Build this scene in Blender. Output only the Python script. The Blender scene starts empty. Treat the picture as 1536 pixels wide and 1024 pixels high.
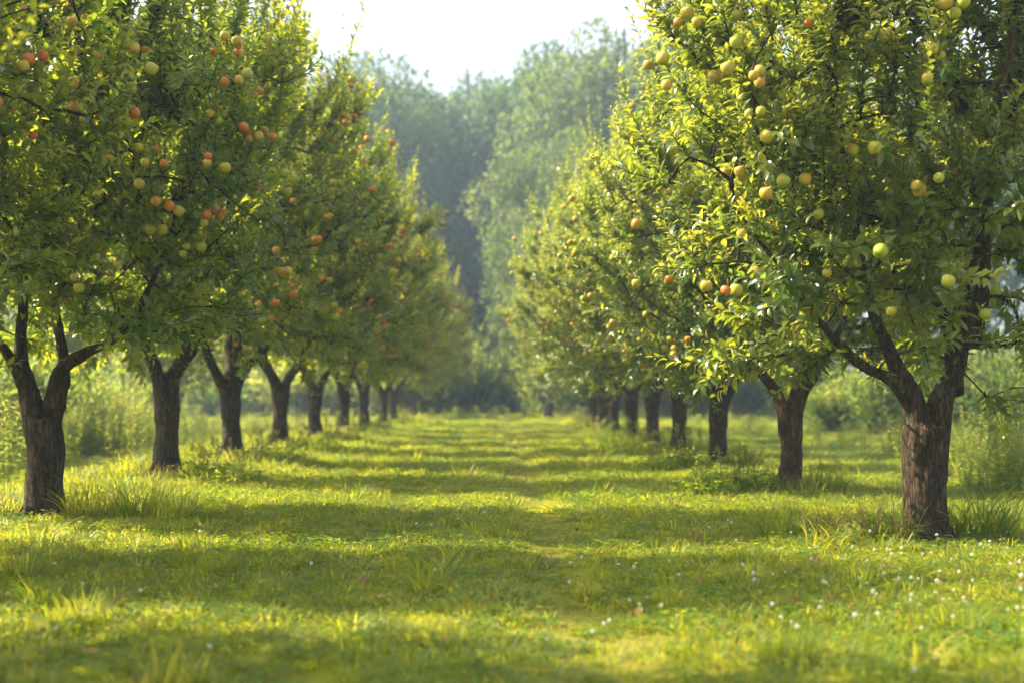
import bpy, math, random
import numpy as np
from mathutils import Vector, noise as mnoise

SC = bpy.context.scene
COL = SC.collection
rng = np.random.default_rng(7)
random.seed(7)
F = 1750.0 / 1536.0            # focal length in frame widths
CAMZ = 0.85
SUN_AZ = math.radians(-80)     # from +Y, towards -X
SUN_EL = math.radians(40)

# ------------------------------------------------------------------ helpers
def link(o, parent=None):
    COL.objects.link(o)
    if parent is not None:
        o.parent = parent
    return o

def tag(o, label=None, cat=None, group=None, kind=None):
    if label: o['label'] = label
    if cat: o['category'] = cat
    if group: o['group'] = group
    if kind: o['kind'] = kind
    return o

def empty(name, loc, rz=0.0, s=(1, 1, 1)):
    o = bpy.data.objects.new(name, None)
    o.location = loc; o.rotation_euler = (0, 0, rz); o.scale = s
    o.empty_display_size = 0.2
    return link(o)

def mk_mesh(name, V, faces, mats=(), attr=None, midx=None, smooth=True):
    """V (n,3); faces: list of (k,m) int arrays; attr: per-vertex float 'v'"""
    me = bpy.data.meshes.new(name)
    V = np.asarray(V, dtype=np.float32)
    me.vertices.add(len(V)); me.vertices.foreach_set('co', V.ravel())
    loops = np.concatenate([f.ravel() for f in faces]).astype(np.int32)
    sizes = np.concatenate([np.full(len(f), f.shape[1]) for f in faces]).astype(np.int32)
    starts = np.concatenate([[0], np.cumsum(sizes)[:-1]]).astype(np.int32)
    me.loops.add(len(loops)); me.loops.foreach_set('vertex_index', loops)
    me.polygons.add(len(sizes)); me.polygons.foreach_set('loop_start', starts)
    me.polygons.foreach_set('loop_total', sizes)
    if midx is not None:
        me.polygons.foreach_set('material_index', np.asarray(midx, dtype=np.int32))
    me.polygons.foreach_set('use_smooth', np.full(len(sizes), smooth))
    for m in mats: me.materials.append(m)
    if attr is not None:
        a = me.attributes.new('v', 'FLOAT', 'POINT')
        a.data.foreach_set('value', np.asarray(attr, dtype=np.float32))
    me.update(calc_edges=True)
    return me

def norm(a):
    return a / (np.linalg.norm(a, axis=-1, keepdims=True) + 1e-9)

def gz(x, y):
    x = np.asarray(x, float); y = np.asarray(y, float)
    far = .15 + .85 * np.clip((y - 9) / 7, 0, 1)
    z = far * (0.04 * np.exp(-((x - 2.65) / 0.7) ** 2) + 0.075 * np.exp(-((x + 3.47) / 0.9) ** 2))
    z += 0.05 * np.clip((y - 10) / 10, 0, 1) * np.exp(-((x + 3.9) / 1.5) ** 2)
    z -= 0.03 * np.exp(-((x - 0.32) / 0.2) ** 2) + 0.012 * np.exp(-((x + 0.75) / 0.25) ** 2)
    z += 0.012 * np.sin(x * 1.9 + 0.6 * y) * np.cos(y * 1.3 - 0.5 * x) + 0.008 * np.sin(x * 5.1 + 1.3) * np.sin(y * 4.3)
    z += 0.05 * np.sin(x * 0.31 + 1.0) * np.sin(y * 0.23) * np.clip((np.abs(x) - 4) / 4, 0, 1)
    z += 0.22 * np.clip((y - 34) / 18, 0, 1) ** 2 * np.clip(1 - (y - 60) / 60, 0, 1)
    return z

def g1(x, y): return float(gz(x, y))

# ------------------------------------------------------------------ materials
def newmat(name):
    m = bpy.data.materials.new(name); m.use_nodes = True
    nt = m.node_tree; nt.nodes.clear()
    return m, nt, nt.nodes, nt.links

def ramp(N, stops):
    r = N.new('ShaderNodeValToRGB'); e = r.color_ramp.elements
    e[0].position, e[0].color = stops[0][0], (*stops[0][1], 1)
    e[1].position, e[1].color = stops[-1][0], (*stops[-1][1], 1)
    for p, c in stops[1:-1]:
        k = e.new(p); k.color = (*c, 1)
    return r

def leaf_mat(name, refl, trans, tw=0.45, rough=0.42, spec=0.5, objrand=0.3):
    """refl / trans: 3-colour lists ramped over the per-leaf value"""
    m, nt, N, L = newmat(name)
    a = N.new('ShaderNodeAttribute'); a.attribute_name = 'v'
    oi = N.new('ShaderNodeObjectInfo')
    mx = N.new('ShaderNodeMath'); mx.operation = 'MULTIPLY_ADD'
    L.new(oi.outputs['Random'], mx.inputs[0]); mx.inputs[1].default_value = objrand
    ad = N.new('ShaderNodeMath'); ad.operation = 'SUBTRACT'
    L.new(a.outputs['Fac'], ad.inputs[0]); ad.inputs[1].default_value = objrand / 2
    L.new(ad.outputs[0], mx.inputs[2])
    r1 = ramp(N, [(0, refl[0]), (0.5, refl[1]), (1, refl[2])])
    r2 = ramp(N, [(0, trans[0]), (0.5, trans[1]), (1, trans[2])])
    L.new(mx.outputs[0], r1.inputs[0]); L.new(mx.outputs[0], r2.inputs[0])
    p = N.new('ShaderNodeBsdfPrincipled')
    p.inputs['Roughness'].default_value = rough
    p.inputs['Specular IOR Level'].default_value = spec
    L.new(r1.outputs[0], p.inputs['Base Color'])
    t = N.new('ShaderNodeBsdfTranslucent'); L.new(r2.outputs[0], t.inputs[0])
    ms = N.new('ShaderNodeMixShader'); ms.inputs[0].default_value = tw
    L.new(p.outputs[0], ms.inputs[1]); L.new(t.outputs[0], ms.inputs[2])
    o = N.new('ShaderNodeOutputMaterial'); L.new(ms.outputs[0], o.inputs[0])
    return m

M = {}
M['leaf'] = leaf_mat('apple_leaf', [(.04, .10, .016), (.088, .142, .020), (.20, .215, .032)],
                     [(.24, .40, .02), (.49, .54, .03), (.80, .72, .05)], .5, .30, .8)
M['leafR'] = leaf_mat('apple_leaf_right_row', [(.035, .09, .014), (.072, .128, .018), (.15, .185, .028)],
                      [(.18, .31, .02), (.40, .48, .03), (.70, .66, .05)], .46, .30, .8)  # slightly darker, greener leaf for the right row
M['grass'] = leaf_mat('grass_blade', [(.05, .11, .012), (.12, .18, .018), (.30, .29, .06)],
                      [(.24, .38, .015), (.56, .62, .02), (.90, .80, .07)], .5, .45, .4, .6)
M['clover'] = leaf_mat('clover_leaf', [(.045, .12, .02), (.08, .17, .025), (.12, .20, .03)],
                       [(.26, .40, .02), (.50, .58, .02), (.74, .70, .05)], .48, .5, .35, .3)
M['dry'] = leaf_mat('dry_stem', [(.16, .10, .04), (.30, .20, .08), (.42, .32, .14)],
                    [(.35, .20, .07), (.50, .34, .12), (.65, .5, .2)], .3, .6, .2, .3)
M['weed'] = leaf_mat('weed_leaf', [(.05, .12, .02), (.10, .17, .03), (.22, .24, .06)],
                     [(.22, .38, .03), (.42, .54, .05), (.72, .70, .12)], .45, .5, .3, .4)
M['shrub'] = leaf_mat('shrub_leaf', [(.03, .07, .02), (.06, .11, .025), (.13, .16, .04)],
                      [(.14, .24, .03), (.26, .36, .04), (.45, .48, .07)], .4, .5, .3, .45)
M['forest'] = leaf_mat('forest_leaf', [(.015, .05, .02), (.045, .10, .03), (.10, .16, .045)],
                       [(.08, .16, .03), (.14, .24, .04), (.22, .32, .05)], .35, .5, .3, .3)
M['forestw'] = leaf_mat('forest_leaf_sun_tint', [(.025, .06, .016), (.05, .09, .022), (.095, .13, .03)],
                        [(.12, .22, .03), (.22, .31, .04), (.36, .42, .05)], .42, .5, .3, .3)  # yellow sunlight on the right-hand clump put into the leaf colour
M['deadleaf'] = leaf_mat('dead_leaf', [(.10, .07, .02), (.20, .14, .04), (.36, .27, .09)],
                         [(.2, .13, .04), (.36, .24, .08), (.5, .36, .14)], .25, .6, .2, .6)
M['petal'] = leaf_mat('clover_petal', [(.70, .66, .55), (.80, .78, .72), (.85, .84, .80)],
                      [(.7, .68, .5), (.8, .78, .7), (.8, .8, .75)], .35, .6, .2, .1)

def bark_mat(name, dark, mid, light, lichen_or_sun, patch_amt):
    m, nt, N, L = newmat(name)
    tc = N.new('ShaderNodeTexCoord')
    mp = N.new('ShaderNodeMapping'); mp.inputs['Scale'].default_value = (1, 1, .22)
    oi = N.new('ShaderNodeObjectInfo'); va = N.new('ShaderNodeVectorMath'); va.operation = 'ADD'
    vs_ = N.new('ShaderNodeMath'); vs_.operation = 'MULTIPLY'; L.new(oi.outputs['Random'], vs_.inputs[0]); vs_.inputs[1].default_value = 37
    L.new(tc.outputs['Object'], va.inputs[0]); L.new(vs_.outputs[0], va.inputs[1]); L.new(va.outputs[0], mp.inputs[0])
    n1 = N.new('ShaderNodeTexNoise'); n1.inputs['Scale'].default_value = 30; n1.inputs['Detail'].default_value = 8
    n1.inputs['Roughness'].default_value = .65; L.new(mp.outputs[0], n1.inputs[0])
    v = N.new('ShaderNodeTexVoronoi'); v.feature = 'DISTANCE_TO_EDGE'; v.inputs['Scale'].default_value = 42
    nm = N.new('ShaderNodeMixRGB'); nm.blend_type = 'ADD'; nm.inputs[0].default_value = .05
    L.new(mp.outputs[0], nm.inputs[1]); L.new(n1.outputs['Color'], nm.inputs[2]); L.new(nm.outputs[0], v.inputs[0])
    vr = ramp(N, [(0, (0, 0, 0)), (.06, (.5, .5, .5)), (.25, (1, 1, 1))]); L.new(v.outputs['Distance'], vr.inputs[0])
    r = ramp(N, [(.3, dark), (.5, mid), (.72, light)]); L.new(n1.outputs['Fac'], r.inputs[0])
    mul = N.new('ShaderNodeMixRGB'); mul.blend_type = 'MULTIPLY'; mul.inputs[0].default_value = .75
    L.new(r.outputs[0], mul.inputs[1]); L.new(vr.outputs[0], mul.inputs[2])
    n2 = N.new('ShaderNodeTexNoise'); n2.inputs['Scale'].default_value = 5; n2.inputs['Detail'].default_value = 6
    n2.inputs['Roughness'].default_value = .7
    L.new(va.outputs[0], n2.inputs[0])
    lr = ramp(N, [(.55, (0, 0, 0)), (.66, (patch_amt,) * 3)]); L.new(n2.outputs['Fac'], lr.inputs[0])
    lm = N.new('ShaderNodeMixRGB'); L.new(lr.outputs[0], lm.inputs[0]); L.new(mul.outputs[0], lm.inputs[1]); lm.inputs[2].default_value = (*lichen_or_sun, 1)
    p = N.new('ShaderNodeBsdfPrincipled'); p.inputs['Roughness'].default_value = .85
    p.inputs['Specular IOR Level'].default_value = .25
    L.new(lm.outputs[0], p.inputs['Base Color'])
    h = N.new('ShaderNodeMath'); h.operation = 'MULTIPLY_ADD'; L.new(vr.outputs[0], h.inputs[0]); h.inputs[1].default_value = .6
    L.new(n1.outputs['Fac'], h.inputs[2])
    b = N.new('ShaderNodeBump'); b.inputs['Strength'].default_value = 1; b.inputs['Distance'].default_value = .012
    L.new(h.outputs[0], b.inputs['Height']); L.new(b.outputs[0], p.inputs['Normal'])
    o = N.new('ShaderNodeOutputMaterial'); L.new(p.outputs[0], o.inputs[0])
    return m
M['bark'] = bark_mat('apple_bark', (.028, .019, .012), (.078, .051, .030), (.17, .12, .075), (.14, .15, .09), .45)
M['barksun'] = bark_mat('apple_bark_sun_tint', (.04, .027, .018), (.10, .062, .038), (.19, .13, .085), (.26, .11, .03), .75)  # orange patches put the warm side light into the bark colour
M['twig'] = bark_mat('twig_bark', (.04, .03, .02), (.07, .05, .035), (.12, .09, .06), (.12, .12, .07), .3)

def apple_mat():
    m, nt, N, L = newmat('apple_skin')
    a = N.new('ShaderNodeAttribute'); a.attribute_name = 'v'   # 0 skin, 1 stem
    at = N.new('ShaderNodeAttribute'); at.attribute_name = 'blush'; at.attribute_type = 'OBJECT'
    tc = N.new('ShaderNodeTexCoord')
    n = N.new('ShaderNodeTexNoise'); n.inputs['Scale'].default_value = 2.2; n.inputs['Detail'].default_value = 7; n.inputs['Roughness'].default_value = .65
    L.new(tc.outputs['Object'], n.inputs[0])
    oi = N.new('ShaderNodeObjectInfo')
    base = ramp(N, [(0, (.24, .31, .02)), (.5, (.38, .35, .03)), (1, (.46, .31, .04))]); L.new(oi.outputs['Random'], base.inputs[0])
    sx = N.new('ShaderNodeSeparateXYZ'); L.new(tc.outputs['Object'], sx.inputs[0])
    g = N.new('ShaderNodeMath'); g.operation = 'MULTIPLY_ADD'; L.new(sx.outputs['X'], g.inputs[0]); g.inputs[1].default_value = .16
    L.new(n.outputs['Fac'], g.inputs[2])
    g2 = N.new('ShaderNodeMath'); g2.operation = 'ADD'; L.new(g.outputs[0], g2.inputs[0]); L.new(at.outputs['Fac'], g2.inputs[1])
    bl = ramp(N, [(.46, (0, 0, 0)), (.85, (.95, .95, .95))]); L.new(g2.outputs[0], bl.inputs[0])
    mix = N.new('ShaderNodeMixRGB'); L.new(bl.outputs[0], mix.inputs[0]); L.new(base.outputs[0], mix.inputs[1]); mix.inputs[2].default_value = (.53, .15, .02, 1)
    sp = N.new('ShaderNodeTexVoronoi'); sp.inputs['Scale'].default_value = 9; L.new(tc.outputs['Object'], sp.inputs[0])
    spr = ramp(N, [(.08, (.3, .3, .3)), (.2, (0, 0, 0))]); L.new(sp.outputs['Distance'], spr.inputs[0])
    m2 = N.new('ShaderNodeMixRGB'); L.new(spr.outputs[0], m2.inputs[0]); L.new(mix.outputs[0], m2.inputs[1]); m2.inputs[2].default_value = (.6, .5, .2, 1)
    m3 = N.new('ShaderNodeMixRGB'); L.new(a.outputs['Fac'], m3.inputs[0]); L.new(m2.outputs[0], m3.inputs[1]); m3.inputs[2].default_value = (.08, .055, .03, 1)
    p = N.new('ShaderNodeBsdfPrincipled'); p.inputs['Roughness'].default_value = .42
    p.inputs['Specular IOR Level'].default_value = .4
    p.inputs['Subsurface Weight'].default_value = .12; p.inputs['Subsurface Radius'].default_value = (.3, .2, .1)
    L.new(m3.outputs[0], p.inputs['Base Color'])
    o = N.new('ShaderNodeOutputMaterial'); L.new(p.outputs[0], o.inputs[0])
    return m
M['apple'] = apple_mat()

def ground_mat():
    m, nt, N, L = newmat('meadow_soil_and_turf')
    g = N.new('ShaderNodeNewGeometry')
    def nz(s, d=6, r=.6):
        n = N.new('ShaderNodeTexNoise'); n.inputs['Scale'].default_value = s; n.inputs['Detail'].default_value = d
        n.inputs['Roughness'].default_value = r; L.new(g.outputs['Position'], n.inputs[0]); return n
    n1, n2, n3 = nz(.35), nz(4.5, 8), nz(45, 4, .7)
    r1 = ramp(N, [(.3, (.13, .18, .015)), (.5, (.25, .27, .02)), (.72, (.42, .36, .07))])
    mx = N.new('ShaderNodeMath'); mx.operation = 'MULTIPLY_ADD'; L.new(n1.outputs['Fac'], mx.inputs[0]); mx.inputs[1].default_value = .55
    m4 = N.new('ShaderNodeMath'); m4.operation = 'MULTIPLY'; L.new(n2.outputs['Fac'], m4.inputs[0]); m4.inputs[1].default_value = .45
    L.new(m4.outputs[0], mx.inputs[2]); L.new(mx.outputs[0], r1.inputs[0])
    r3 = ramp(N, [(.35, (.45, .45, .4)), (.6, (1, 1, 1))]); L.new(n3.outputs['Fac'], r3.inputs[0])
    mul = N.new('ShaderNodeMixRGB'); mul.blend_type = 'MULTIPLY'; mul.inputs[0].default_value = .6
    L.new(r1.outputs[0], mul.inputs[1]); L.new(r3.outputs[0], mul.inputs[2])
    p = N.new('ShaderNodeBsdfPrincipled'); p.inputs['Roughness'].default_value = .9; p.inputs['Specular IOR Level'].default_value = .1
    L.new(mul.outputs[0], p.inputs['Base Color'])
    b = N.new('ShaderNodeBump'); b.inputs['Strength'].default_value = .8; b.inputs['Distance'].default_value = .03
    L.new(n3.outputs['Fac'], b.inputs['Height']); L.new(b.outputs[0], p.inputs['Normal'])
    o = N.new('ShaderNodeOutputMaterial'); L.new(p.outputs[0], o.inputs[0])
    return m
M['ground'] = ground_mat()

# ------------------------------------------------------------------ ground
def axis(lo, hi, c0, c1, fine, n):
    a = np.arange(c0, c1, fine)
    t = np.linspace(0, 1, n + 1)[1:]
    return np.concatenate([(c0 - (c0 - lo) * t ** 2)[::-1], a, c1 + (hi - c1) * t ** 2])
xs = axis(-140, 140, -12, 12, .15, 40); ys = axis(-25, 230, 0, 45, .2, 40)
X, Y = np.meshgrid(xs, ys)
V = np.stack([X.ravel(), Y.ravel(), gz(X, Y).ravel()], 1)
i = np.arange(len(ys) - 1)[:, None] * len(xs) + np.arange(len(xs) - 1)[None]
q = np.stack([i, i + 1, i + len(xs) + 1, i + len(xs)], -1).reshape(-1, 4)
tag(link(bpy.data.objects.new('ground', mk_mesh('ground', V, [q], [M['ground']]))), kind='structure')

# ------------------------------------------------------------------ leaves
TS = np.array([0, .22, .5, .8, 1.0])
WS = np.array([.0, .36, .5, .30, 0])
def leaf_template(simple=False):
    if simple:
        ts = [0, .45, .45, .45, 1]; ws = [0, 0, .5, -.5, 0]
        F3 = np.array([[0, 2, 1], [0, 1, 3], [1, 2, 4], [3, 1, 4]])
        return np.array(ts), np.array(ws), [F3]
    ts = list(TS) + list(TS[1:4]) + list(TS[1:4])
    ws = [0] * 5 + list(WS[1:4]) + list(-WS[1:4])
    F3 = np.array([[0, 5, 1], [0, 1, 8], [3, 7, 4], [10, 3, 4]])
    F4 = np.array([[1, 5, 6, 2], [2, 6, 7, 3], [8, 1, 2, 9], [9, 2, 3, 10]])
    return np.array(ts), np.array(ws), [F3, F4]
TH, TL = leaf_template(), leaf_template(True)

def leaves(P, D, Nn, Ln, Wd, bend, v, tmpl=TH, fold=.35):
    """arrays of leaves -> verts, faces list, attr"""
    D = norm(D); S = norm(np.cross(D, Nn)); U = np.cross(S, D)
    ts, ws, fs = tmpl
    n, k = len(P), len(ts)
    l = Ln[:, None]; b = bend[:, None]
    along = l * (ts[None] - .12 * b * ts[None] ** 2)
    side = Wd[:, None] * ws[None]
    up = fold * np.abs(side) - l * b * ts[None] ** 2 * .8
    Vv = P[:, None] + along[..., None] * D[:, None] + side[..., None] * S[:, None] + up[..., None] * U[:, None]
    off = (np.arange(n) * k)[:, None, None]
    faces = [(f[None] + off).reshape(-1, f.shape[1]) for f in fs]
    return Vv.reshape(-1, 3), faces, np.repeat(v, k)

def tube(pts, rad, sides=6, base=0, cap=True):
    pts = np.asarray(pts, float); n = len(pts)
    T = norm(np.gradient(pts, axis=0))
    a = np.array([0, 0, 1.0]) if abs(T[0][2]) < .9 else np.array([1.0, 0, 0])
    u = norm(np.cross(T[0], a)); out = []
    th = np.arange(sides) * 2 * math.pi / sides
    for j in range(n):
        u = norm(u - T[j] * np.dot(u, T[j])); w = np.cross(T[j], u)
        out.append(pts[j] + rad[j] * (np.cos(th)[:, None] * u + np.sin(th)[:, None] * w))
    Vv = np.concatenate(out)
    r = np.arange(sides); r2 = (r + 1) % sides
    f = np.concatenate([np.stack([j * sides + r, j * sides + r2, (j + 1) * sides + r2, (j + 1) * sides + r], 1) for j in range(n - 1)]) + base
    fs = [f]
    if cap:
        Vv = np.concatenate([Vv, pts[:1], pts[-1:]])
        c0, c1 = base + n * sides, base + n * sides + 1
        fs.append(np.concatenate([np.stack([np.full(sides, c0), base + r2, base + r], 1),
                                  np.stack([np.full(sides, c1), base + (n - 1) * sides + r, base + (n - 1) * sides + r2], 1)]))
    return Vv, fs

class Acc:
    def __init__(s): s.V = []; s.F = {3: [], 4: []}; s.A = []; s.n = 0; s.mi = {3: [], 4: []}
    def add(s, V, faces, a=None, mi=0, shifted=False):
        for f in faces:
            s.F[f.shape[1]].append(f + (0 if shifted else s.n)); s.mi[f.shape[1]].append(np.full(len(f), mi))
        s.V.append(V); s.A.append(np.zeros(len(V)) if a is None else a); s.n += len(V)
    def tube(s, pts, rad, sides=6, a=0.0, mi=0):
        V, f = tube(pts, rad, sides); s.add(V, f, np.full(len(V), a), mi)
    def mesh(s, name, mats, smooth=True):
        fs, mi = [], []
        for k in (3, 4):
            if s.F[k]: fs.append(np.concatenate(s.F[k])); mi.append(np.concatenate(s.mi[k]))
        return mk_mesh(name, np.concatenate(s.V), fs, mats, np.concatenate(s.A), np.concatenate(mi), smooth)

def spline(P, n):
    """Catmull-Rom through points, n samples"""
    P = np.asarray(P, float); Q = np.vstack([2 * P[0] - P[1], P, 2 * P[-1] - P[-2]])
    t = np.linspace(0, len(P) - 1 - 1e-6, n); i = t.astype(int); f = (t - i)[:, None]
    a, b, c, d = Q[i], Q[i + 1], Q[i + 2], Q[i + 3]
    return .5 * (2 * b + (c - a) * f + (2 * a - 5 * b + 4 * c - d) * f ** 2 + (3 * b - a - 3 * c + d) * f ** 3)

# ------------------------------------------------------------------ apple trees
def remesh(V_F, voxel):
    me = V_F
    o = bpy.data.objects.new('tmp', me); COL.objects.link(o)
    md = o.modifiers.new('r', 'REMESH'); md.mode = 'VOXEL'; md.voxel_size = voxel
    sm = o.modifiers.new('s', 'SMOOTH'); sm.iterations = 5; sm.factor = .6
    dg = bpy.context.evaluated_depsgraph_get(); dg.update()
    r = bpy.data.meshes.new_from_object(o.evaluated_get(dg))
    bpy.data.objects.remove(o)
    return r

def apple_tree(seed, limbs=None, trunk=None, lean=(0.0, 0.0), radii=(1.85, .9, 2.1), cz=2.75, zmin=1.04, extra=(), clear=.75, nt=760, nap=48):
    """returns dict of meshes + apple spots. limbs: list of (points, r0, r1)"""
    g = np.random.default_rng(seed)
    cx, cy = lean
    if trunk is None:
        zf = g.uniform(.76, .90); w = g.normal(0, .02, 2)
        trunk = ([(0, 0, -.08), (0, 0, .02), (w[0], w[1], .2), (w[0] * 1.5, w[1] * 1.5, .45), (w[0], w[1], zf - .05)],
                 [.20, .165, .135, .122, .135])
        limbs = []
        n = int(g.integers(3, 5)); a0 = g.uniform(0, 6.28)
        for k in range(n):
            a = a0 + k * 2 * math.pi / n + g.normal(0, .2)
            e = np.array([math.cos(a), math.sin(a), 0]); r = g.uniform(.9, 1.3); h = g.uniform(1.7, 2.7)
            s = np.array([w[0], w[1], 0])
            kz = g.uniform(-.06, .06)
            limbs.append(([tuple(s + e * .02 + [0, 0, zf - .22 + kz]), tuple(s + e * .10 + [0, 0, zf + .1 + kz]),
                           tuple(s + e * (.20 + .12 * r) + [0, 0, zf + .42]),
                           tuple(s + e * r * .62 + g.normal(0, .07, 3) + [0, 0, zf + .42 + h * .28]), tuple(s + e * r * .9 + g.normal(0, .1, 3) + [0, 0, zf + h * .68]),
                           tuple(s + e * r + [0, 0, zf + h])], g.uniform(.075, .095), .016))
    trunk = (trunk[0], [q_ * .86 for q_ in trunk[1]]); limbs = [(a_, b_ * .86, c_) for a_, b_, c_ in limbs]
    # skeleton nodes
    nodes, par = [], []
    acc = Acc()
    tp = spline(trunk[0], 20); tr = np.interp(np.linspace(0, 1, 20), np.linspace(0, 1, len(trunk[1])), trunk[1])
    acc.tube(tp, tr, 20)
    for k in range(6):                                    # root flare
        a = k * 1.05 + g.uniform(-.3, .3); e = np.array([math.cos(a), math.sin(a), 0])
        b = tr[0] * 1.0
        acc.tube(spline([e * b * .45 + [0, 0, .26], e * b * .66 + [0, 0, .12], e * b * .9 + [0, 0, .04], e * b * 1.25 + [0, 0, -.07]], 8), np.linspace(.03, .045, 8), 8)
    seg_start = []
    for pts, r0, r1 in limbs:
        p = spline(pts, 26); t = np.linspace(0, 1, 26)
        rr = r0 * (1 - t) ** 1.5 + r1 + (0.25 * r0 * np.exp(-t * 12))
        p = p + np.stack([np.interp(t * 6, np.arange(7), g.normal(0, .018, 7)) for _ in range(3)], 1) * t[:, None]
        acc.tube(p, np.maximum(rr, .018), 12)
        base = len(nodes)
        for j in range(26):
            if p[j][2] > zmin - .15:
                nodes.append(p[j]); par.append(-1)
    me = acc.mesh('t', [])
    tm = remesh(me, .0125)
    n = len(tm.vertices); co = np.empty(n * 3, np.float32); tm.vertices.foreach_get('co', co); co = co.reshape(-1, 3)
    no = np.empty(n * 3, np.float32); tm.vertices.foreach_get('normal', no); no = no.reshape(-1, 3)
    d = np.empty(n, np.float32); so = seed * 3.7
    for j in range(n):
        x, y, z = co[j]
        a = mnoise.noise(Vector((x * 24 + so, y * 24, z * 3.4))); b = mnoise.noise(Vector((x * 6, y * 6 + so, z * 3)))
        c = mnoise.noise(Vector((x * 60, y * 60, z * 16 + so)))
        d[j] = (abs(a) * -1.0 + .3) * .017 + b * .020 + c * .004
    thick = np.clip(1 - (co[:, 2] - .9) / 1.6, .25, 1)
    co += no * (d * thick)[:, None]
    tm.vertices.foreach_set('co', co.ravel()); tm.polygons.foreach_set('use_smooth', np.ones(len(tm.polygons), bool)); tm.update()
    tm.name = 'apple_trunk'
    # crown targets in a vase-shaped envelope
    T = []
    C = np.array([cx, cy, cz]); R = np.array(radii)
    while len(T) < nt:
        u = norm(g.normal(size=3)); r = g.uniform(.12, 1) ** .5
        q = u * r
        lump = 1 + .16 * math.sin(4 * u[0] + seed) * math.cos(3.3 * u[1] + 2 * u[2] + seed * 2) + .09 * math.sin(7 * u[2] + 5 * u[1] + seed)
        p = C + q * R * lump
        hh = (p[2] - zmin) / (cz + R[2] - zmin)
        if p[2] < zmin + .12 * math.sin(p[0] * 3 + seed) + .1 * math.sin(p[1] * 4) : continue
        rad = math.hypot((p[0] - cx) / R[0], (p[1] - cy) / R[1])
        if p[2] > zmin + .5 and hh > .78 and g.random() < .35: continue
        if math.hypot(p[0] - cx, p[1] - cy) < clear and p[2] < zmin + .42: continue
        T.append(p)
    T = np.array(T + [np.array(e) for e in extra])
    nodes = [np.array(x) for x in nodes]; NN = np.array(nodes)
    order = np.argsort([np.min(np.linalg.norm(NN - t, axis=1)) for t in T])
    tw = Acc(); tips = []
    cap = len(T) * 6 + len(NN); buf = np.zeros((cap, 3)); cnt = len(NN); buf[:cnt] = NN
    wgt = np.zeros(cap); parent = np.full(cap, -1); chains = []
    for t in T[order]:
        dd = np.linalg.norm(buf[:cnt] - t, axis=1) + .35 * np.maximum(0, buf[:cnt, 2] - t[2])
        j = int(np.argmin(dd)); s = buf[j]; L = np.linalg.norm(t - s)
        m = max(2, min(6, int(L / .14)))
        mid = (s + t) / 2 + g.normal(0, .06, 3) * L + [0, 0, .05 * L]
        pts = spline([s, mid, t], m + 1)
        ids = [j]
        for p in pts[1:]:
            if cnt < cap:
                buf[cnt] = p; parent[cnt] = ids[-1]; ids.append(cnt); cnt += 1
        chains.append(ids); tips.append((t, norm(t - mid)))
    for k in range(cnt - 1, -1, -1):
        wgt[k] += 1
        if parent[k] >= 0: wgt[parent[k]] += wgt[k]
    for ids in chains:
        if len(ids) < 2: continue
        r = .0021 * np.sqrt(wgt[ids]) + .0012; r[0] = min(r[0], r[1] * 1.3)
        tw.tube(buf[ids], np.minimum(r, .03), 5, mi=0)
    # shoots
    P, D, Nn, Ln, Vv = [], [], [], [], []
    def shoot(base, d, L, size=.105, straight=False, gap=.0175):
        n = max(4, int(L / .07)); up = np.array([0, 0, 1.0])
        pts = [base]; dd = d
        for _ in range(n):
            dd = norm(dd + (up * .10 if not straight else 0) + g.normal(0, .05, 3)); pts.append(pts[-1] + dd * L / n)
        pts = np.array(pts); tw.tube(pts, np.linspace(.0035, .0014, len(pts)), 4)
        m = int(L / gap); tt = np.linspace(.06, 1, m); idx = tt * (len(pts) - 1)
        bp = np.stack([np.interp(idx, np.arange(len(pts)), pts[:, c]) for c in range(3)], 1)
        dirs = norm(np.gradient(bp, axis=0))
        phi = np.arange(m) * 2.39996 + g.uniform(0, 6.28) + g.normal(0, .3, m)
        a = norm(np.cross(dirs, np.array([.31, .2, .9]) + 0 * dirs)); b = np.cross(dirs, a)
        radial = np.cos(phi)[:, None] * a + np.sin(phi)[:, None] * b
        open_ = g.uniform(.55, 1.0, m)[:, None] * (1.15 - .5 * tt[:, None])
        ld = norm(dirs * (1 - .45 * open_) + radial * open_ + g.normal(0, .12, (m, 3)) + np.array([0, 0, .02]))
        nn = norm(dirs * .7 - radial * .25 + np.array([0, 0, .8]) + g.normal(0, .22, (m, 3)))
        sz = size * (1 - .45 * tt ** 3) * g.uniform(.6, 1.15, m)
        P.append(bp + radial * .004); D.append(ld); Nn.append(nn); Ln.append(sz)
        Vv.append(np.clip(g.normal(.42, .16) + .18 * tt + g.normal(0, .13, m), 0, 1))
        return bp[int(m * .92)]
    aps = []
    for k, (t, d0) in enumerate(tips):
        q = (t - C) / R; rr = np.linalg.norm(q); out = norm(q * [1, 1, .8])
        upw = .80 + .5 * max(0, q[2])
        if q[2] < -.45: upw = .22
        for _ in range(3 if rr > .5 else 2):
            d = norm(out * (.75 if rr > .4 else .4) + np.array([0, 0, upw]) + d0 * .35 + g.normal(0, .38, 3))
            L = g.uniform(.22, .52) * (1 if rr > .4 else .7)
            pp = shoot(t - d * .04, d, L, .094)
            if rr > .66 and zmin + .3 < pp[2] < cz + 1.4: aps.append((pp, rr))
        if rr > .82 and g.random() < (.42 if q[2] > .1 else .10):
            shoot(t, norm(out * .45 + np.array([0, 0, .9 if q[2] > 0 else .35]) + g.normal(0, .16, 3)), g.uniform(.6, 1.1), .092, gap=.03)
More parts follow.
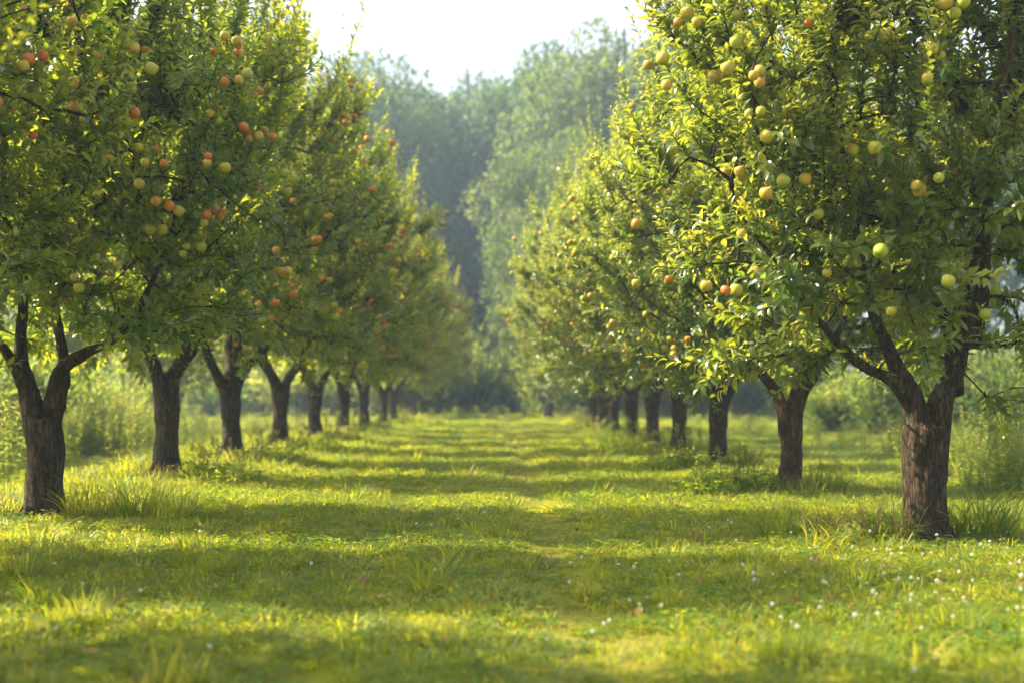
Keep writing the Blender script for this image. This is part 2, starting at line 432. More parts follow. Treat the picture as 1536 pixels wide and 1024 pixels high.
    # spur rosettes
    for k in g.choice(cnt, min(cnt, 420), replace=False):
        p = buf[k]; m = int(g.integers(4, 8)); ph = np.arange(m) * 2.4 + g.uniform(0, 6)
        ra = np.stack([np.cos(ph), np.sin(ph), g.uniform(-.3, .5, m)], 1)
        P.append(p + ra * .01); D.append(norm(ra)); Nn.append(norm(np.array([0, 0, 1.0]) + g.normal(0, .3, (m, 3))))
        Ln.append(g.uniform(.06, .11, m)); Vv.append(np.clip(g.normal(.42, .16, m), 0, 1))
    P, D, Nn, Ln, Vv = map(np.concatenate, (P, D, Nn, Ln, Vv))
    Lv = Ln * g.uniform(.38, .52, len(Ln))
    V2, f2, a2 = leaves(P, D, Nn, Ln, Lv, g.uniform(.0, .85, len(P)), Vv)
    cm = mk_mesh('apple_crown', V2, f2, [], a2)
    bm = tw.mesh('apple_branches', [])
    # apple spots: outer, in small clusters
    spots = []
    aps = [a for a in aps]; g.shuffle(aps)
    for t, rr in aps:
        if len(spots) >= nap: break
        c = int(g.choice([1, 1, 1, 2, 2, 3] if seed != 23 else [1, 1, 1, 1, 2, 3]))
        for _ in range(c):
            out = norm((t - C) * [1, 1, .2])
            spots.append((t + out * g.uniform(.02, .12) + g.normal(0, .035, 3) + [0, 0, -.07], g.uniform(.026, .039)))
    # relax overlaps
    S = np.array([s[0] for s in spots]); rs = np.array([s[1] for s in spots])
    for _ in range(25):
        for a in range(len(S)):
            dv = S - S[a]; dl = np.linalg.norm(dv, axis=1) + 1e-6; need = rs + rs[a] - dl; need[a] = 0
            k = need > 0
            S[k] += dv[k] / dl[k][:, None] * need[k][:, None] * .6
    return dict(trunk=tm, branches=bm, crown=cm, spots=list(zip(S, rs)), nleaf=len(P))

def apple_mesh():
    prof = [(.0, .62), (.12, .64), (.30, .80), (.55, .93), (.80, .80), (.98, .40), (1.0, .05), (.93, -.35), (.74, -.72), (.48, -.93), (.25, -.97), (.10, -.88), (0, -.84)]
    sides = 18; V = []; A = []
    for r, z in prof[1:-1]:
        th = np.arange(sides) * 2 * math.pi / sides
        rr = r * (1 + .035 * np.cos(5 * th) * (1 if z < 0 else .4))
        V.append(np.stack([rr * np.cos(th), rr * np.sin(th), np.full(sides, z * .93) + .02 * np.cos(th + 1)], 1))
    n = len(V); V = np.concatenate(V + [np.array([[0, 0, .6], [0, 0, -.8]])])
    r = np.arange(sides); r2 = (r + 1) % sides
    f4 = np.concatenate([np.stack([j * sides + r2, j * sides + r, (j + 1) * sides + r, (j + 1) * sides + r2], 1) for j in range(n - 1)])
    f3 = np.concatenate([np.stack([np.full(sides, n * sides), r, r2], 1), np.stack([np.full(sides, n * sides + 1), (n - 1) * sides + r2, (n - 1) * sides + r], 1)])
    ac = Acc(); ac.add(V, [f4, f3], np.zeros(len(V)))
    ac.tube(spline([(0, 0, .55), (.03, .02, .95), (.1, .05, 1.45)], 5), [.05, .045, .045, .05, .07], 6, a=1.0)
    for k in range(5):
        a = k * 1.257; e = np.array([math.cos(a), math.sin(a), 0]); w = np.array([-e[1], e[0], 0])
        ac.add(np.array([e * .05 + w * .04 + [0, 0, -.80], e * .05 - w * .04 + [0, 0, -.80], e * .13 + [0, 0, -.96]]), [np.array([[0, 1, 2]])], np.ones(3))
    return ac.mesh('apple', [M['apple']])
AM = apple_mesh()

L1 = apple_tree(11, trunk=([(0, 0, -.08), (0, 0, .02), (-.01, 0, .25), (0, 0, .5), (-.02, 0, .72)], [.205, .175, .155, .15, .16]),
    limbs=[([(-.01, 0, .44), (-.10, -.02, .85), (-.17, -.03, 1.15), (-.17, 0, 1.6), (-.3, .05, 2.2), (-.4, .1, 3.4)], .088, .016),
           ([(.01, .0, .46), (.085, .02, .85), (.12, .03, 1.1), (.02, .12, 1.6), (-.05, .5, 2.3), (.1, .9, 3.1)], .075, .016),
           ([(.07, 0, .8), (.12, -.02, 1.07), (.30, -.08, 1.19), (.52, -.12, 1.30), (.70, -.15, 1.48), (.9, -.1, 1.95), (1.15, -.1, 2.8)], .064, .016),
           ([(-.1, -.03, .9), (-.25, -.25, 1.3), (-.5, -.7, 1.9), (-.7, -1.0, 2.9)], .05, .014)],
    radii=(1.75, 1.0, 2.15), zmin=1.25, clear=.6, nt=740, nap=420)
R1 = apple_tree(23, trunk=([(0, 0, -.08), (0, 0, .02), (.0, 0, .22), (-.01, 0, .5), (0, 0, .70)], [.19, .16, .14, .138, .15]),
    limbs=[([(-.01, 0, .38), (-.075, -.02, .84), (-.20, -.04, 1.08), (-.34, -.06, 1.4), (-.45, -.1, 2.0), (-.7, -.1, 3.1)], .07, .016),
           ([(.015, 0, .38), (.095, 0, .86), (.21, .02, 1.08), (.28, .05, 1.35), (.4, .1, 2.0), (.6, .1, 3.2)], .09, .016),
           ([(-.06, 0, .75), (-.20, -.06, .97), (-.42, -.12, 1.06), (-.66, -.18, 1.28), (-.9, -.25, 1.6), (-1.2, -.3, 2.0)], .040, .014),
           ([(.20, .05, .9), (.24, .2, 1.25), (.15, .5, 1.7), (.1, .9, 2.7)], .055, .014),
           ([(.27, -.02, 1.2), (.24, -.3, 1.6), (.15, -.6, 2.1), (.2, -.8, 2.9)], .05, .014)],
    radii=(1.62, 1.0, 2.2), zmin=1.02, clear=.55, nt=780, nap=420,
    extra=[(-1.1, -.1, 1.13), (-1.25, -.08, 1.10), (-.8, -.1, 1.14), (-.95, -.15, 1.12), (-.62, -.1, 1.13)])
GEN = [apple_tree(40 + 7 * k, lean=(.14, 0), nap=420, nt=610, radii=((1.9, .85, 2.1), (1.95, .9, 2.0), (1.85, .85, 2.15), (1.9, .9, 2.1))[k]) for k in range(4)]
print('leaves', L1['nleaf'], R1['nleaf'], [g_['nleaf'] for g_ in GEN])
for g_ in [L1, R1] + GEN:
    g_['trunk'].materials.clear(); g_['trunk'].materials.append(M['bark'])
    g_['branches'].materials.append(M['twig']); g_['crown'].materials.append(M['leaf'])

def setmat(o, m):
    if m is not None and o.data.materials[0] is not m:
        o.material_slots[0].link = 'OBJECT'; o.material_slots[0].material = m

NAPP = 0
def place_tree(src, x, y, label, group, rz=0.0, s=1.0, mirror=False, leafm=None, barkm=None, blush=0.0, napple=999):
    t = tag(empty('apple_tree', (x, y, g1(x, y) - .01), rz, (-s if mirror else s, s, s)), label, 'apple tree', group)
    setmat(link(bpy.data.objects.new('trunk', src['trunk']), t), barkm)
    link(bpy.data.objects.new('branches', src['branches']), t)
    setmat(link(bpy.data.objects.new('crown', src['crown']), t), leafm)
    c_, s_ = math.cos(rz), math.sin(rz); mx_ = -1 if mirror else 1
    def face(sp):
        p = sp[0]; wx = c_ * mx_ * p[0] - s_ * p[1]; wy = s_ * mx_ * p[0] + c_ * p[1]
        return wy / .9 + wx / 1.8 * (.8 if x > 0 else -.8) + .6 * abs(p[2] - 2.0)
    chosen = sorted(src['spots'], key=face)[:int(napple * 1.5)]
    for p, r in (chosen if napple > 98 else chosen[::3] + chosen[1::3])[:min(napple, 98)]:
        a = bpy.data.objects.new('apple', AM); a.location = p
        k = r / s if False else r
        a.scale = (k, k, k); a.rotation_euler = (rng.normal(0, .35), rng.normal(0, .35), rng.uniform(0, 6.28))
        a['blush'] = float(np.clip(blush + rng.normal(0, .26), -.9, .5))
        link(a, t)
    return t

ORD = ['nearest', 'second', 'third', 'fourth', 'fifth', 'sixth', 'seventh', 'eighth', 'ninth']
RY = [7.12, 10.76, 14.17, 17.3, 20.4, 23.7, 27.2, 30.2, 33.3]
RX = [2.595, 2.66, 2.66, 2.65, 2.65, 2.65, 2.66, 2.67, 2.66]
LY = [8.55, 12.1, 15.06, 18.4, 22, 25.9, 29.9, 34.7, 38.6]
LX = [-3.33, -3.47, -3.47, -3.47, -3.47, -3.48, -3.47, -3.47, -3.50]
TREES = []
GR, GL = 'apple trees of the right-hand row', 'apple trees of the left-hand row'
for k in range(9):
    if k == 0:
        place_tree(R1, RX[k], RY[k], 'nearest apple tree of the right row with yellow-green apples and a low side branch', GR, leafm=M['leafR'], blush=-.22)
    else:
        lab = f"{ORD[k]} apple tree from the front in the right row" + (', orange sun tint on trunk' if k == 1 else ', yellow-green crown')
        place_tree(GEN[(k * 3 + 1) % 4], RX[k], RY[k], lab, GR, rz=[0, .2, -.1, -.2, .15, .3, 0, -.3, .1][k],
                   s=[1, .9, .94, .98, 1.06, 1.06, 1.08, 1.1, 1.08][k], mirror=True, leafm=M['leafR'], barkm=M['barksun'] if k in (1,) else None,
                   blush=-.18, napple=[0, 80, 80, 60, 45, 30, 24, 16, 12][k])
    if k == 0:
        place_tree(L1, LX[k], LY[k], 'nearest apple tree of the left row in frame, big limb rising right, orange apples', GL, blush=.16)
    else:
        lab = f"{ORD[k]} apple tree from the front in left row, " + ('many small orange apples in its crown' if k < 3 else 'darker green crown and forked trunk')
        place_tree(GEN[(k * 3) % 4], LX[k], LY[k], lab, GL, rz=[0, -.15, .1, .25, -.1, -.3, .2, .1, 0][k],
                   s=[1, 1.10, 1.08, 1.1, 1.1, 1.12, 1.1, 1.12, 1.1][k], blush=.12, napple=[0, 98, 98, 60, 50, 36, 30, 20, 12][k])
place_tree(GEN[1], -4.0, 6.05, 'blurred apple tree at the left edge whose trunk stands outside the frame', GL, rz=.1, s=.92, blush=.05)
place_tree(GEN[2], -4.0, 3.6, 'unseen apple tree added beside the camera to shade the bottom foreground', GL, rz=.1, s=.95, napple=0)  # extra tree out of frame, added to darken the nearest grass
# further orchard trees seen past the rows
for (x, y, s, gi, lab) in [(-3.3, 44.5, 1.0, 0, 'small far apple tree standing alone past the end of the left row'),
                           (-2.55, 48.5, .95, 2, 'thin far apple tree right of the lone one past the left row'),
                           (-8.6, 29.5, 1.0, 1, 'far apple tree seen between the second and third trunks of the left row'),
                           (-9.3, 33.5, 1.0, 3, 'hazy apple tree seen left of the second trunk of the left row'),
                           (-9.6, 24.5, .95, 2, 'apple tree standing behind the tall weeds on the left')]:
    place_tree(GEN[gi], x, y, lab, 'apple trees beyond the two rows', rz=x, s=s, napple=0)

# ------------------------------------------------------------------ forest trees
def forest_tree(seed, H=17.0, R=5.0, nl=22000, ls=.23, z0=.04):
    g = np.random.default_rng(seed); ac = Acc()
    tp = spline([(0, 0, -.3), (0, 0, 1.5), (.2, .1, 5), (.1, -.2, 9), (.3, 0, H * .85)], 18)
    ac.tube(tp, np.linspace(.34, .06, 18) + np.array([.12] + [0] * 17), 10)
    lobes = []
    while len(lobes) < 58:
        u = norm(g.normal(size=3)); r = g.uniform(.2, 1) ** .5
        z = H * (z0 + (1 - z0) / 2) + u[2] * r * H * (1 - z0) / 2 * .92
        wprof = math.sqrt(max(.02, 1 - ((z / H - .50) / .54) ** 2))
        if z > H * .86 and r * wprof > .3: continue
        c = np.array([u[0] * r * R * wprof, u[1] * r * R * wprof, z])
        s = g.uniform(1.0, 1.8) * (1.15 - .3 * z / H)
        if z > H * .8 and min([9.] + [np.linalg.norm(c - l_[0]) for l_ in lobes]) > 2.2: continue
        lobes.append((c, s))
        b = tp[min(17, int(17 * max(0.05, (z - 1.6) / (H * .85))))]
        ac.tube(spline([b, (b + c) / 2 + [0, 0, -.2], c], 6), np.linspace(.11, .025, 6), 5)
    per = nl // len(lobes)
    P, D, Nn, v = [], [], [], []
    for c, s in lobes:
        u = norm(g.normal(size=(per, 3))); rr = g.uniform(.55, 1.05, per) ** .5
        rr *= 1 + .25 * np.sin(u[:, 0] * 7 + c[0]) * np.sin(u[:, 1] * 6 + c[2])
        p = c + u * rr[:, None] * s * [1.1, 1.1, .8]
        P.append(p); D.append(norm(u * .8 + g.normal(0, .6, (per, 3)))); Nn.append(norm(u + g.normal(0, .5, (per, 3)) + [0, 0, .5]))
        v.append(np.clip(g.normal(.5, .24) + g.normal(0, .12, per), 0, 1))
    P, D, Nn, v = map(np.concatenate, (P, D, Nn, v))
    Ln = g.uniform(.7, 1.3, len(P)) * ls
    V2, f2, a2 = leaves(P, D, Nn, Ln, Ln * .75, g.uniform(0, .4, len(P)), v, TL)
    return dict(trunk=ac.mesh('forest_trunk', [M['twig']]), crown=mk_mesh('forest_crown', V2, f2, [M['forest']], a2))
FT = [forest_tree(3), forest_tree(5, R=5.6), forest_tree(9, R=4.6)]
def place_forest(x, y, h, w, gi, label, warm=False):
    s = h / 15.4
    t = tag(empty('forest_tree', (x, y, g1(x, y) - .05), x * 1.7, (w, w, s)), label, 'tree', 'forest trees behind the orchard')
    link(bpy.data.objects.new('trunk', FT[gi]['trunk']), t)
    setmat(link(bpy.data.objects.new('crown', FT[gi]['crown']), t), M['forestw'] if warm else None)
def fx(px, y): return (px - 750) / 1750 * y
for px, y, topy, w, gi, lab, warm in [
    (498, 64, 84, 1.05, 0, 'tall hazy forest tree left of the gap in the skyline', False),
    (572, 60, 72, .95, 1, 'hazy forest tree immediately left of the dip in the skyline', False),
    (645, 68, 140, .8, 2, 'lower blue-hazed forest tree in the dip of the skyline', False),
    (708, 62, 74, 1.0, 1, 'rounded hazy forest tree above the middle of the alley', False),
    (790, 66, 76, 1.1, 0, 'hazy forest tree just right of the middle of the skyline', False),
    (880, 54, 55, .85, 2, 'yellow-green forest tree at the left end of the tall right-hand clump', True),
    (822, 47, 190, .6, 0, 'lower yellow-green tree bulging out over the right row', True),
    (945, 52, 12, .95, 1, 'tallest pale forest tree against the white sky on the right', True),
    (1025, 54, 20, .95, 0, 'tall forest tree just left of the nearest right-row crown top', True),
    (425, 62, 105, .95, 2, 'forest tree glimpsed behind the crown tips of the left row', False),
    (330, 66, 110, 1.0, 0, 'forest tree behind the left row, second from the visible skyline', False),
    (210, 60, 120, 1.0, 1, 'forest tree hidden mostly by the nearest left crown', False),
    (90, 64, 120, 1.0, 2, 'forest tree behind the left edge of the orchard', False),
    (1110, 56, 45, .95, 1, 'forest tree glimpsed through the nearest right crown', True),
    (1220, 60, 60, 1.0, 2, 'forest tree behind the second trunk of the right row', False),
    (1340, 58, 80, 1.0, 0, 'forest tree behind the nearest trunk of the right row', False),
    (1470, 62, 70, 1.0, 1, 'forest tree behind the right edge of the orchard', False),
    (605, 76, 140, 1.0, 0, 'farthest bluish forest tree showing between two nearer ones', False),
    (740, 78, 125, 1.15, 2, 'farthest bluish forest tree in the middle of the wood', False)]:
    place_forest(fx(px, y), y, (600 - topy) / 1750 * y + CAMZ, w, gi, lab, warm)

# ------------------------------------------------------------------ shrubs
def shrub_mesh(seed, n=5200, ls=.10):
    g = np.random.default_rng(seed); ac = Acc(); P, D, Nn, v = [], [], [], []
    for k in range(26):
        a = g.uniform(0, 6.28); r = g.uniform(0, .85); h = g.uniform(.45, 1.0) * (1.05 - .4 * r)
        c = np.array([math.cos(a) * r, math.sin(a) * r, h])
        ac.tube(spline([(c[0] * .15, c[1] * .15, -.05), (c[0] * .6, c[1] * .6, h * .5), c], 6), np.linspace(.022, .006, 6), 5)
        m = n // 26; t = g.uniform(.15, 1.05, m)
        base = np.outer(t, c) * [1, 1, 1]; base[:, 2] = h * t ** .8
        p = base + g.normal(0, .11, (m, 3))
        P.append(p); u = norm(p - [0, 0, .3]); D.append(norm(u + g.normal(0, .5, (m, 3)) + [0, 0, .3])); Nn.append(norm(g.normal(0, .4, (m, 3)) + [0, 0, 1]))
        v.append(np.clip(g.normal(.5, .13) + g.normal(0, .15, m) + .15 * (t - .5), 0, 1))
    P, D, Nn, v = map(np.concatenate, (P, D, Nn, v)); P[:, 2] = np.abs(P[:, 2])
    Ln = g.uniform(.6, 1.3, len(P)) * ls
    V2, f2, a2 = leaves(P, D, Nn, Ln, Ln * .5, g.uniform(0, .5, len(P)), v, TL)
    return dict(stems=ac.mesh('shrub_stems', [M['twig']]), foliage=mk_mesh('shrub_foliage', V2, f2, [M['shrub']], a2))
SH = [shrub_mesh(61), shrub_mesh(62), shrub_mesh(63)]
def place_shrub(x, y, h, w, gi, label, group, m=None):
    t = tag(empty('shrub', (x, y, g1(x, y) - .02), x * 2.3, (w, w, h)), label, 'shrub', group)
    link(bpy.data.objects.new('stems', SH[gi]['stems']), t)
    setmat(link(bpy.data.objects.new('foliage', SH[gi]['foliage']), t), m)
HG = 'shrubs along the far edge of the meadow'
far = [(60, 50, 3.2, 'left of the nearest left trunk'), (150, 47, 3.0, 'behind the first gap of the left row'), (235, 50, 3.4, 'beside the second left trunk'), (320, 48, 2.6, 'seen between second and third left trunks'),
       (390, 51, 3.2, 'seen between third and fourth left trunks'), (450, 48, 2.8, 'seen between fourth and fifth left trunks'), (520, 52, 3.4, 'behind the sixth left trunk'), (590, 49, 2.9, 'at the far end of the left row'),
       (648, 53, 3.2, 'behind the two thin far trunks'), (705, 55, 4.2, 'left of the middle of the alley end'), (760, 58, 5.0, 'in the middle of the alley end'), (815, 53, 3.0, 'right of the middle of the alley end'),
       (868, 50, 2.8, 'at the far end of the right row'), (935, 52, 3.4, 'behind the fifth right trunk'), (1000, 50, 3.0, 'between far trunks of the right row'), (1048, 52, 3.2, 'seen between third and fourth right trunks'),
       (1130, 49, 3.2, 'seen between second and third right trunks'), (1215, 46, 3.0, 'just right of the second right trunk'), (1500, 40, 3.4, 'at the right edge of the meadow'), (1440, 44, 3.4, 'behind the fork of the nearest right tree')]
for k, (px, y, h, lab) in enumerate(far):
    place_shrub(fx(px, y), y, h * .8, 2.6, k % 3, ('pale haze-tinted shrub ' if k % 2 else 'blurred bluish-green shrub ') + lab, HG, M['weed'] if k % 2 else None)  # lighter leaf colour on alternate shrubs stands in for haze
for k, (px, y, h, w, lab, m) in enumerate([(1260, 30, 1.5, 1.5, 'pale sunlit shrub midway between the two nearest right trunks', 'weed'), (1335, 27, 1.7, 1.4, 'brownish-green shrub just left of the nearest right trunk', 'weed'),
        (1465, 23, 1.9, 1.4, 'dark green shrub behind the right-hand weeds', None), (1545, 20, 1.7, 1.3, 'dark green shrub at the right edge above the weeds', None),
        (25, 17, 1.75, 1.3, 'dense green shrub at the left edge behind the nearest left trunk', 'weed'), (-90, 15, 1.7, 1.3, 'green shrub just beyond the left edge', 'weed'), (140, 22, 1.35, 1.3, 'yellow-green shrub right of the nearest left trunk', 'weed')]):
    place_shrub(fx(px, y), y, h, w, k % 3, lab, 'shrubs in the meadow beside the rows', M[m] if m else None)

# ------------------------------------------------------------------ grass, weeds (stuff)
def blades(g, n, rad, hmin, hmax, w, lean=.5, vmean=.45, acc=None, mi=0, pts=4):
    """curved ribbon blades"""
    r = rad * np.sqrt(g.uniform(0, 1, n)); a = g.uniform(0, 6.28, n)
    B = np.stack([r * np.cos(a), r * np.sin(a), np.full(n, -.01)], 1)
    h = g.uniform(hmin, hmax, n) * (1 - .3 * (r / rad)); az = a + g.normal(0, 1.2, n); k = g.uniform(.1, 1, n) * lean
    d = np.stack([np.cos(az), np.sin(az), 0 * az], 1); s = np.stack([-np.sin(az + .5), np.cos(az + .5), 0 * az], 1)
    t = np.linspace(0, 1, pts + 1)
    up = t - .28 * k[:, None] * t ** 3 * 1.2; out = k[:, None] * t ** 2 * .95 + .12 * t
    Pm = B[:, None] + h[:, None, None] * (out[..., None] * d[:, None] + up[..., None] * np.array([0, 0, 1.0]))
    ww = w * g.uniform(.7, 1.3, n)[:, None] * (1 - t ** 2.2)[None] * .5
    Lf = Pm[:, :-1] + ww[:, :-1, None] * s[:, None]; Rt = Pm[:, :-1] - ww[:, :-1, None] * s[:, None]
    Vv = np.concatenate([Lf, Rt, Pm[:, -1:]], 1); k2 = 2 * pts + 1
    q = np.array([[j, pts + j, pts + j + 1, j + 1] for j in range(pts - 1)]); tt = np.array([[pts - 1, 2 * pts - 1, 2 * pts]])
    off = (np.arange(n) * k2)[:, None, None]
    v = np.clip(vmean + g.normal(0, .24, n), 0, 1)
    acc.add(Vv.reshape(-1, 3), [(q[None] + off).reshape(-1, 4), (tt[None] + off).reshape(-1, 3)], np.repeat(v, k2), mi)

def trefoil(g, n, rad, hmin, hmax, size, acc, mi=1):
    r = rad * np.sqrt(g.uniform(0, 1, n)); a = g.uniform(0, 6.28, n)
    P = np.stack([r * np.cos(a), r * np.sin(a), g.uniform(hmin, hmax, n)], 1)
    v = np.clip(g.normal(.5, .15, n), 0, 1); tilt = g.normal(0, .3, (n, 2)); a0 = g.uniform(0, 6.28, n)
    for k in range(3):
        b = a0 + k * 2.094
        D = np.stack([np.cos(b), np.sin(b), g.uniform(-.1, .5, n)], 1); Nn = np.stack([tilt[:, 0], tilt[:, 1], np.ones(n)], 1)
        s = size * g.uniform(.8, 1.2, n)
        V2, f2, a2 = leaves(P, D, norm(Nn), s, s * .95, g.uniform(0, .3, n), v, TL)
        acc.add(V2, f2, a2, mi)

GM = [M['grass'], M['clover'], M['dry'], M['weed'], M['petal']]
def proto(name, fn):
    ac = Acc(); fn(ac); o = bpy.data.objects.new(name, ac.mesh(name, GM)); return o
g = np.random.default_rng(99)
PR = []
def add_proto(fn): PR.append(proto(f'sward_clump_{len(PR):02d}', fn))
def lawn(n, rad, h0, h1, w, lean, vm, ncl, ndry=0):
    def f(ac):
        blades(g, n, rad, h0, h1, w, lean, vm, ac)
        if ncl: trefoil(g, ncl, rad, h0 * .5, h1 * .75, .016, ac)
        if ndry: blades(g, ndry, rad, h0, h1 * 1.1, w * .8, 1.2, .5, ac, 2)
    return f
add_proto(lawn(75, .11, .03, .075, .0055, 1.2, .45, 10))
add_proto(lawn(75, .11, .035, .095, .0055, 1.5, .55, 4, 9))
add_proto(lawn(60, .10, .025, .065, .0052, 1.0, .40, 30))
add_proto(lawn(70, .12, .04, .115, .006, 1.3, .50, 4, 6))
add_proto(lawn(50, .09, .05, .17, .007, 1.2, .50, 0, 3))          # 4 taller
add_proto(lawn(40, .09, .08, .27, .008, 1.1, .45, 0, 4))           # 5 tall
# weed clumps 6..8
def weedclump(nst, hh, ll, vm, heads):
    def f(ac):
        for k in range(nst):
            a = g.uniform(0, 6.28); r = g.uniform(0, .16); b = np.array([r * math.cos(a), r * math.sin(a), 0])
            H = hh * g.uniform(.6, 1.05); ln = g.normal(0, .10, 2) * H
            p = spline([b, b + [ln[0] * .3, ln[1] * .3, H * .5], b + [ln[0], ln[1], H]], 7)
            ac.tube(p, np.linspace(.004, .0015, 7), 4, a=.5, mi=3)
            m = int(26 * hh / .8); t = np.linspace(.12, .97, m); ph = np.arange(m) * 2.4 + a
            P = np.stack([np.interp(t * 6, np.arange(7), p[:, c]) for c in range(3)], 1)
            D = np.stack([np.cos(ph), np.sin(ph), g.uniform(.2, .9, m)], 1); s = ll * (1.15 - .6 * t) * g.uniform(.7, 1.2, m)
            V2, f2, a2 = leaves(P, D, norm(np.array([0, 0, 1.]) + g.normal(0, .3, (m, 3))), s, s * .28, g.uniform(.2, .8, m), np.clip(g.normal(vm, .14, m) + .15 * t, 0, 1), TL)
            ac.add(V2, f2, a2, 3)
            if heads and g.random() < heads:
                m = 30; t = g.uniform(.86, 1.05, m); P = np.stack([np.interp(np.minimum(t, 1) * 6, np.arange(7), p[:, c]) for c in range(3)], 1) + g.normal(0, .012, (m, 3))
                V2, f2, a2 = leaves(P, norm(g.normal(size=(m, 3)) + [0, 0, 1]), norm(g.normal(size=(m, 3))), np.full(m, .022), np.full(m, .012), np.zeros(m), np.full(m, .9), TL)
                ac.add(V2, f2, a2, 3)
    return f
add_proto(weedclump(7, .75, .10, .55, .5))
add_proto(weedclump(6, .95, .11, .60, .4))
add_proto(weedclump(8, .42, .08, .50, .2))
def seedgrass(ac):
    blades(g, 26, .07, .25, .5, .005, .9, .6, ac); blades(g, 8, .07, .3, .62, .004, .7, .5, ac, 2)
add_proto(seedgrass)                                                # 9
def thatch(ac):
    blades(g, 30, .11, .02, .05, .005, 1.8, .6, ac); blades(g, 34, .11, .015, .045, .005, 2.0, .7, ac, 2)
add_proto(thatch)                                                   # 10
src = bpy.data.collections.new('sward_source')
for o in PR: src.objects.link(o)

def scatter_object(name, label, cat, P, idx, rot, scl):
    me = bpy.data.meshes.new(name); me.vertices.add(len(P)); me.vertices.foreach_set('co', np.asarray(P, np.float32).ravel())
    a = me.attributes.new('pick', 'INT', 'POINT'); a.data.foreach_set('value', np.asarray(idx, np.int32))
    a = me.attributes.new('turn', 'FLOAT_VECTOR', 'POINT'); a.data.foreach_set('vector', np.asarray(rot, np.float32).ravel())
    a = me.attributes.new('size', 'FLOAT_VECTOR', 'POINT'); a.data.foreach_set('vector', np.asarray(scl, np.float32).ravel())
    for m in GM: me.materials.append(m)
    o = link(bpy.data.objects.new(name, me)); tag(o, label, cat, kind='stuff')
    nt = bpy.data.node_groups.new(name, 'GeometryNodeTree')
    nt.interface.new_socket('Geometry', in_out='INPUT', socket_type='NodeSocketGeometry')
    nt.interface.new_socket('Geometry', in_out='OUTPUT', socket_type='NodeSocketGeometry')
    N = nt.nodes; L = nt.links
    gi, go = N.new('NodeGroupInput'), N.new('NodeGroupOutput')
    ci = N.new('GeometryNodeCollectionInfo'); ci.inputs['Collection'].default_value = src
    ci.inputs['Separate Children'].default_value = True; ci.inputs['Reset Children'].default_value = True
    ip = N.new('GeometryNodeInstanceOnPoints'); ip.inputs['Pick Instance'].default_value = True
    def na(n, t):
        x = N.new('GeometryNodeInputNamedAttribute'); x.data_type = t; x.inputs['Name'].default_value = n; return x.outputs['Attribute']
    L.new(gi.outputs[0], ip.inputs['Points']); L.new(ci.outputs[0], ip.inputs['Instance'])
    L.new(na('pick', 'INT'), ip.inputs['Instance Index'])
    er = N.new('FunctionNodeEulerToRotation'); L.new(na('turn', 'FLOAT_VECTOR'), er.inputs[0]); L.new(er.outputs[0], ip.inputs['Rotation'])
    L.new(na('size', 'FLOAT_VECTOR'), ip.inputs['Scale'])
    L.new(ip.outputs[0], go.inputs[0])
    md = o.modifiers.new('scatter', 'NODES'); md.node_group = nt
    return o

def band(y0, y1, dens, hw):
    """random points; hw(y) half width"""
    A = 0; ysx = np.linspace(y0, y1, 200); wsx = hw(ysx); n = int(np.trapz(2 * wsx, ysx) * dens)
    y = np.interp(np.linspace(0, 1, n) + 0 * ysx[0], np.cumsum(wsx) / wsx.sum(), ysx); rng.shuffle(y)
    y = y + rng.normal(0, .05, n); x = rng.uniform(-1, 1, n) * hw(y)
    return x, y
def lownoise(x, y, s=1.0, o=0.0):
    return (np.sin(x * 1.7 * s + o) * np.cos(y * 1.3 * s + o * 2) + .6 * np.sin(x * 3.9 * s - y * 2.7 * s + o) + .4 * np.sin(y * 6.1 * s + x * 5.3 * s)) / 2

GP, GI, GS = [], [], []
def scat(x, y, idx, s, sz=None):
    GP.append(np.stack([x, y, gz(x, y)], 1)); GI.append(idx); sz = s if sz is None else sz; GS.append(np.stack([s, s, sz], 1))
hw = lambda y: .52 * y + 1.3
for (y0, y1, dens, sc) in [(2.3, 6.5, 125, .9), (6.5, 11, 85, 1.05), (11, 18, 42, 1.45), (18, 30, 16, 2.2), (30, 52, 6, 3.2)]:
    x, y = band(y0, y1, dens, hw); n = len(x)
    nz = lownoise(x, y, 1, 0)
    nearrow = np.exp(-((x - 2.7) / .55) ** 2) + np.exp(-((x + 3.6) / .7) ** 2)
    u = rng.uniform(0, 1, n)
    idx = np.where(u < .3, 0, np.where(u < .55, 1, np.where(u < .72, 2, 3)))
    idx = np.where((nz > .35) & (u > .45), 2, idx)
    tr_ = np.exp(-((x - .32) / .22) ** 2); idx = np.where(rng.uniform(0, 1, n) < .75 * tr_, 10, idx)
    nearrow *= (y > 9.5)
    p4 = .03 + .22 * nearrow + .08 * (nz < -.4)
    idx = np.where(rng.uniform(0, 1, n) < p4, 4, idx)
    idx = np.where(rng.uniform(0, 1, n) < .012 * (sc < 1.5) + .10 * nearrow, 5, idx)
    h = (.80 + .3 * nz + rng.normal(0, .12, n)) * (1 + .1 * nearrow)
    s = sc * rng.uniform(.8, 1.2, n)
    trail = 1.7 * np.exp(-((x - .32 - .05 * np.sin(y)) / .2) ** 2) + .7 * np.exp(-((x + .75) / .25) ** 2)
    scat(x, y, idx, s, np.clip(s * h * (1 - .38 * trail) / sc ** .55, .3, 3))
GPc, GIc, GSc = map(np.concatenate, (GP, GI, GS)); n = len(GPc)
scatter_object('grass', 'short sunlit green grass and clover covering the orchard floor', 'grass', GPc, GIc,
               np.stack([rng.normal(0, .1, n), rng.normal(0, .1, n), rng.uniform(0, 6.28, n)], 1), GSc)
print('grass clumps', n)
